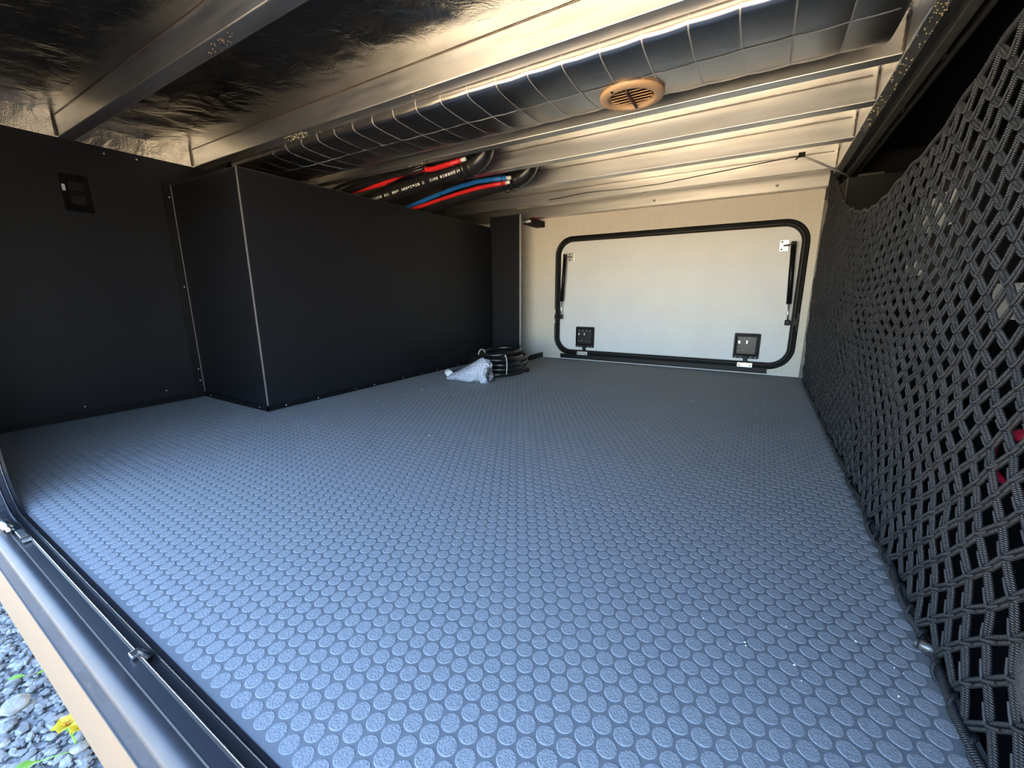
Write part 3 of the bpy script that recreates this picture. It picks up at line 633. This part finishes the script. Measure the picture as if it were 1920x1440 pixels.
# ------------------------------------------------------------------ coiled hose, bubble-wrapped end
HX, HY = 0.812, 1.765
ho = thing('coiled_hose', 'coil of black rubber hose held by two pale ties', 'hose')
path = []; lay = [(0.150, 0.013), (0.126, 0.014), (0.151, 0.038), (0.127, 0.039), (0.149, 0.063), (0.126, 0.064), (0.146, 0.088), (0.118, 0.090)]
n = 40
for i, (r, z) in enumerate(lay):
    for j in range(n):
        t = j/n; r_n, z_n = lay[min(i+1, len(lay)-1)]; k = max(0, (t-0.8)/0.2)
        a = 2*PI*t+0.4; rr = r*(1-k)+r_n*k; zz = z*(1-k)+z_n*k
        path.append((HX+rr*math.cos(a)+0.004*math.sin(3*a+i), HY+rr*math.sin(a)+0.004*math.cos(2*a+i), zz))
MB().tube(path, 0.0122, 10).build('hose', 'hose', ho, True)
top = [(HX-0.012+0.108*math.cos(a), HY+0.03+0.118*math.sin(a), 0.112+0.010*math.sin(a+0.5)) for a in [2*PI*i/40 for i in range(40)]]
MB().tube(top, 0.0125, 10, closed=True).build('hose', 'hose', ho, True)
MB().tube([(HX-0.10, HY-0.11, 0.013), (HX-0.14, HY-0.15, 0.013), (HX-0.165, HY-0.20, 0.013), (0.640, 1.545, 0.016), (0.642, 1.530, 0.017)], 0.0115, 10).build('hose', 'hose', ho, True)
for a, zt in ((-0.78, 0.128),):
    c = Vector((HX+0.138*math.cos(a), HY+0.138*math.sin(a), 0.056)); d = Vector((math.cos(a), math.sin(a), 0))
    MB().tube([tuple(c+d*0.034*math.cos(q)+Vector((0, 0, 0.0535*math.sin(q)+0.004))) for q in [2*PI*i/24 for i in range(24)]], 0.0028, 6, closed=True).build('tie', 'wire', ho, True)
ta = Vector((HX-0.012+0.108*math.cos(-2.15), HY+0.03+0.118*math.sin(-2.15), 0.104)); td_ = Vector((math.cos(-2.15), math.sin(-2.15), 0))
MB().tube([tuple(ta+td_*0.019*math.cos(q)+Vector((0, 0, 0.027*math.sin(q)))) for q in [2*PI*i/24 for i in range(24)]], 0.0028, 6, closed=True).build('tie', 'wire', ho, True)
fc = thing('hose_cap', 'white plastic screw cap on the end of the black hose', 'cap')
MB().tube([(0.625, 1.540, 0.019), (0.672, 1.500, 0.019)], [0.0150, 0.0185], 20).build('cap', 'white', fc, True, bevel=0.002)
MB().tube([(0.630, 1.536, 0.019), (0.637, 1.530, 0.019)], 0.0180, 20).build('rim', 'white', fc, True)
MB().tube([(0.66, 1.512, 0.010), (0.685, 1.490, 0.006), (0.71, 1.488, 0.006), (0.73, 1.50, 0.008)], 0.006, 8).build('lanyard', 'white', fc, True)
bgm = MB()
def bag(u, v):
    # u along the pouch (left to right), v around its section
    x = 0.698+0.235*u; h = 0.030+0.098*min(1, u*1.18)**1.15; 
    if u > 0.86: h *= 1-0.25*(u-0.86)/0.14
    dpt = 0.030+0.040*math.sin(PI*min(1, 0.15+0.8*u)); yc = 1.492-0.012*u
    a = 2*PI*v; cx = math.cos(a); sx = math.sin(a)
    if u < 0.001 or u > 0.999: dpt *= 0.25; h *= 0.92 if u > .5 else 0.4
    y = yc+dpt*cx*(1-0.55*max(0, sx)); z = h*0.5+h*0.5*math.copysign(abs(sx)**0.8, sx)
    nn = 0.010*wob((x, y, z), 28, 3)+0.005*wob((x, y, z), 70, 8); return (x+nn, y+nn, max(0.0015, z+nn*0.8))
bgm.grid(44, 40, bag); k = len(bgm.v); 
for u in (0, 1):
    bgm.f.append(tuple((0 if u == 0 else 44)*41+j for j in range(40)))
wr = bgm.build('bubble_wrap_pouch', 'bubble', None, True); tag(wr, 'crumpled clear bubble-wrap pouch leaning on the coiled hose', 'packaging')

# ------------------------------------------------------------------ net
def topz(y):
    T = [(-0.1, 0.80), (0.45, 0.765), (0.60, 0.728), (0.71, 0.701), (0.86, 0.660), (1.0, 0.650), (1.15, 0.632), (1.30, 0.630), (1.5, 0.655), (1.70, 0.700), (1.85, 0.750), (2.0, 0.812), (2.12, 0.865), (2.22, 0.905), (2.4, 0.93)]
    for i in range(len(T)-1):
        if y <= T[i+1][0]:
            f = (y-T[i][0])/(T[i+1][0]-T[i][0]); return T[i][1]*(1-f)+T[i+1][1]*f
    return T[-1][1]
K = 30; wts = [1+0.25*abs((k+0.5)/K-0.45)**1.3*2 for k in range(K)]; tot = sum(wts); FR = [0.0]
for wv in wts: FR.append(FR[-1]+wv/tot)
NP = 0.0500; NY0 = 0.06; NC = 45; SH = [0.0]
for k in range(K): SH.append(0.0)
def node(k, m):
    y = NY0+(m+(0.5 if k % 2 else 0.0))*NP; f = FR[k]
    y += SH[k]+0.008*wob((k*0.35, m*0.3), 1, 5)
    if y > 2.27: y = 2.27+(y-2.27)*0.2
    z = 0.010+(topz(y)-0.010)*f-0.12*(y-0.45)*math.exp(-((y-0.42)/0.24)**2)*math.exp(-((f-0.42)/0.22)**2)*min(1, f*6)+0.004*wob((k*0.8, m*0.7), 1, 1)
    x = XR+0.004+0.022*math.sin(PI*f)*math.sin(2.2*y+0.5)+0.006*wob((k*0.4, m*0.4), 1, 9)
    if k == 0: x = XR+0.004+0.004*math.sin(m*1.9)
    return Vector((x, y, z))
nv = []; nf = []; nuv = []
def cordseg(p0, p1, offv, r, sides, L0):
    d = (p1-p0); L = d.length; t = d/L; s_ = offv; nrm = t.cross(s_).normalized()
    prof = [(0.0, 0.35), (0.16, 1.0), (0.84, 1.0), (1.0, 0.35)]; o = len(nv)
    for f, k in prof:
        c = p0+d*f+s_*k*0.0023+nrm*0.0006*k
        for j in range(sides):
            a = 2*PI*j/sides; nv.append(tuple(c+(s_*math.cos(a)+nrm*math.sin(a))*r))
    for i in range(3):
        for j in range(sides):
            a = o+i*sides+j; b = o+i*sides+(j+1) % sides; nf.append((a, b, b+sides, a+sides))
            u0 = L0+L*prof[i][0]; u1 = L0+L*prof[i+1][0]; nuv.extend([(u0, j/sides), (u0, (j+1)/sides), (u1, (j+1)/sides), (u1, j/sides)])
for k in range(K):
    for m in range(NC):
        a = node(k, m)
        for mm in ((m-1, m) if k % 2 == 0 else (m, m+1)):
            if mm < 0 or mm >= NC: continue
            b = node(k+1, mm); d = (b-a).normalized(); off = d.cross(Vector((1, 0, 0))).normalized()
            sides = 8 if a.y < 0.9 else 5
            for sg in (1, -1): cordseg(a, b, off*sg, 0.0023, sides, random.random()*0.01)
def uvmesh(name, m, parent):
    me = bpy.data.meshes.new(name); me.from_pydata(nv, [], nf); ul = me.uv_layers.new(name='UVMap')
    flat = [c for q in nuv for c in q]; ul.data.foreach_set('uv', flat); me.update(); return link(name, me, m, parent, True)
ne = thing('cargo_net', 'black braided cargo net hanging along the right side of the bay', 'net')
uvmesh('mesh_cords', 'cord', ne)
fd = MB()
for k in range(1, K):
    for m in range(NC):
        p = node(k, m)
        for mm in (((m-1, m) if k % 2 == 0 else (m, m+1))):
            if mm < 0 or mm >= NC: continue
            q = node(k-1+2, mm) if k < K else None
            d = q-p; ln = d.length; off = Vector((-0.0034, 0, 0)); sd_ = d.cross(Vector((1, 0, 0))).normalized()*(0.0030 if d.y > 0 else -0.0030)
            fd.tube([p+off, p+d*0.18+off+sd_*0.6, p+d*0.50+off*0.9+sd_], [0.0016, 0.0015, 0.0011], 5 if p.y < 0.9 else 4, caps=False)
fd.build('cord_folds', 'foldcord', ne, True)
kn = MB()
for k in range(1, K):
    for m in range(NC):
        p = node(k, m); kn.ball((p.x-0.0012, p.y, p.z), (0.0036, 0.0032, 0.0042), 7 if p.y < 0.9 else 5, 4 if p.y < 0.9 else 3)
kb_ = kn.build('knots', 'cord', ne, True); kb_['kind'] = 'stuff'; kb_.data.uv_layers.new(name='UVMap')
def border(fn, y0, y1, n, r, name, m):
    nv.clear(); nf.clear(); nuv.clear()
    P = [Vector(fn(y0+(y1-y0)*i/n)) for i in range(n+1)]; mb = MB(); mb.tube(P, r, 8, caps=False); nv.extend(mb.v); nf.extend(mb.f)
    L = 0.0
    for i in range(n):
        d = (P[i+1]-P[i]).length
        for j in range(8): nuv.extend([(L, j/8), (L, (j+1)/8), (L+d, (j+1)/8), (L+d, j/8)])
        L += d
    return uvmesh(name, m, ne)
border(lambda y: (XR+0.004, y, topz(y)+0.004+0.003*math.sin(y*60)), 0.10, 2.27, 160, 0.0042, 'top_cord', 'cord')
border(lambda y: (XR+0.000+0.004*math.sin(y*31), y, 0.008+0.003*math.sin(y*23)), 0.08, 2.27, 160, 0.0045, 'bottom_cord', 'cord')
border(lambda y: (XR+0.000+0.006*math.sin(y*129), y, 0.009+0.006*math.cos(y*129)), 0.08, 2.27, 700, 0.0022, 'lacing', 'cord')
border(lambda t: (XR+0.0+0.003*math.sin(t*90), 2.27+0.004*math.sin(t*130), 0.01+t), 0.0, 0.90, 100, 0.0050, 'side_cord', 'cord')
nv.clear(); nf.clear(); nuv.clear()
border(lambda t: (XR-0.002+0.002*math.sin(t*60), 2.262-0.02*(1-t/0.10), 0.845+t), 0.0, 0.10, 10, 0.0085, 'hanging_strap', 'cord')
hk = thing('net_hook', 'small black hook holding the far top corner of the net', 'hook')
MB().tube([(XR-0.002, 2.262, 0.960), (XR-0.010, 2.250, 0.955), (XR-0.012, 2.245, 0.940), (XR-0.002, 2.240, 0.934), (XR+0.006, 2.250, 0.940)], 0.004, 8).build('hook_wire', 'black', hk, True)
MB().cbox((XR-0.001, 2.264, 0.956), (0.009, 0.006, 0.012)).build('hook_base', 'black', hk, bevel=0.002)
pg = thing('net_peg', 'short chrome peg pinning the foot of the net to the floor edge', 'peg')
MB().cyl((XR-0.009, 0.470, 0.009), (XR+0.012, 0.463, 0.009), 0.0055, 16).build('shaft', 'steelgrey', pg, True); MB().cyl((XR-0.011, 0.4707, 0.009), (XR-0.007, 0.4693, 0.009), 0.0065, 16).build('head', 'steeldark', pg, True)
wbm = MB().grid(30, 24, lambda u, v: (XR+0.002+0.020*math.sin(PI*u)**0.7*math.cos(2*PI*v), 0.268+0.036*math.sin(PI*u)**0.7*math.sin(2*PI*v), 0.205-0.12*u+0.008*math.sin(2*PI*v)))
wo = wbm.build('fabric_pouch', 'weave', None, True); tag(wo, 'grey woven fabric pouch tucked into the net close by', 'pouch')

# ------------------------------------------------------------------ things behind the net
cbx = thing('corner_box', 'black box filling the far top corner behind the net', 'box')
MB().prism([(2.284, 2.15), (2.46, 2.15), (2.46, 2.375), (2.266, 2.375)], 2, 0.30, 0.889).build('shell', 'board', cbx, bevel=0.001)
MB().box(2.2825, 2.2860, 2.148, 2.1515, 0.30, 0.889).build('corner_edge', 'board_edge', cbx)
MB().box(2.32, 2.40, 2.16, 2.20, 0.889, 0.900).build('lid_plate', 'steeldark', cbx)
bp_ = thing('control_panel', 'black control box with white labels behind the net', 'control box')
MB().box(2.44, 2.62, 1.36, 1.88, 0.44, 0.74).build('housing', 'black', bp_, bevel=0.006)
for (y0, y1, z0, z1) in ((1.44, 1.80, 0.60, 0.695), (1.60, 1.78, 0.475, 0.525)):
    MB().box(2.4375, 2.4399, y0, y1, z0, z1).build('label_plate', 'white', bp_)
MB().box(2.432, 2.4399, 1.560, 1.590, 0.540, 0.558).build('switch', 'orange', bp_, bevel=0.002)
wp = thing('wall_plate', 'pale grey plate behind the near part of the net', 'plate'); MB().box(2.42, 2.424, 0.955, 1.055, 0.375, 0.440).build('plate', 'greyplate', wp, bevel=0.001); MB().cyl((2.42, 0.97, 0.428), (2.417, 0.97, 0.428), 0.006, 10).build('screw', 'zinc', wp); MB().box(2.424, 2.86, 0.98, 1.0, 0.38, 0.40).build('arm', 'steeldark', wp)
rcb = thing('red_cable', 'loose red cable looping behind the near part of the net', 'cable')
MB().tube([(2.46+0.02*math.sin(2*a), 0.885+0.095*math.cos(a), 0.165+0.085*math.sin(a)) for a in [0.3+5.6*i/40 for i in range(41)]], 0.006, 8).build('cable', 'redcable', rcb, True)
MB().cyl((2.44, 0.85, 0.19), (2.44, 0.90, 0.178), 0.013, 12).build('connector', 'redcable', rcb, True)
MB().tube([(2.45, 0.80, 0.25), (2.44, 0.79, 0.33), (2.5, 0.78, 0.40), (2.6, 0.8, 0.42)], 0.006, 8).build('cable', 'redcable', rcb, True)
wpc = thing('round_port', 'white round port cover on the far wall half hidden by the net', 'port cover')
MB().tube([(2.312+0.058*math.cos(a), D-0.010, 0.445+0.085*math.sin(a)) for a in [2*PI*i/32 for i in range(32)]], 0.008, 8, closed=True).build('ring', 'white', wpc, True)
MB().prism([(2.312+0.056*math.cos(2*PI*i/32), 0.445+0.083*math.sin(2*PI*i/32)) for i in range(32)], 1, D-0.013, D-0.006).build('cap', 'white', wpc)

# ------------------------------------------------------------------ small things on the sill and floor
sk = thing('striker_pin', 'bright metal striker pin on the sill at the left corner', 'striker')
MB().cyl((0.835, -0.032, 0.006), (0.880, -0.032, 0.006), 0.007, 16).build('barrel', 'chrome', sk, True); MB().cyl((0.822, -0.031, 0.005), (0.832, -0.031, 0.005), 0.004, 10).build('tip', 'chrome', sk, True); MB().cyl((0.884, -0.031, 0.005), (0.896, -0.031, 0.005), 0.005, 10).build('tip', 'chrome', sk, True)
lc = thing('strike_block', 'small grey latch block on the black sill beside the pin', 'latch block')
MB().box(0.905, 0.945, -0.028, -0.018, 0.001, 0.006).build('block', 'steelgrey', lc, bevel=0.001); MB().box(0.955, 0.963, -0.028, -0.018, 0.001, 0.005).build('tab', 'zinc', lc)
cl = thing('drain_clip', 'small black clip midway along the sill frame', 'clip')
MB().cyl((1.432, -0.015, 0.004), (1.452, -0.012, 0.004), 0.0035, 10).build('pin', 'black', cl, True); MB().box(1.424, 1.436, -0.024, -0.014, 0.001, 0.006).build('foot', 'chrome', cl, bevel=0.001)
dm = MB()
for i in range(170):
    if i < 60: x, y = random.gauss(0.80, 0.10), random.gauss(1.25, 0.12)
    elif i < 95: x, y = random.gauss(1.55, 0.25), random.gauss(1.35, 0.25)
    elif i < 130: x, y = BX+0.008+abs(random.gauss(0, 0.01)), random.uniform(0.7, 1.5)
    else: x, y = random.uniform(0.9, 2.2), random.uniform(0.05, 2.2)
    if x < BX+0.007 or x > XR-0.01 or y < 0.03: continue
    r = random.uniform(0.0006, 0.0019) if i < 130 else random.uniform(0.0005, 0.0012)
    pebble(dm, x, y, 0.0014, r, 5000+i)
for i in range(14): pebble(dm, 2.10+random.gauss(0, 0.06), 0.42+random.gauss(0, 0.06), 0.0016, random.uniform(0.0006, 0.0014), 7000+i)
do = dm.build('floor_debris', 'chip'); tag(do, 'scattered pale specks of debris on the grey floor', 'debris', kind='stuff')
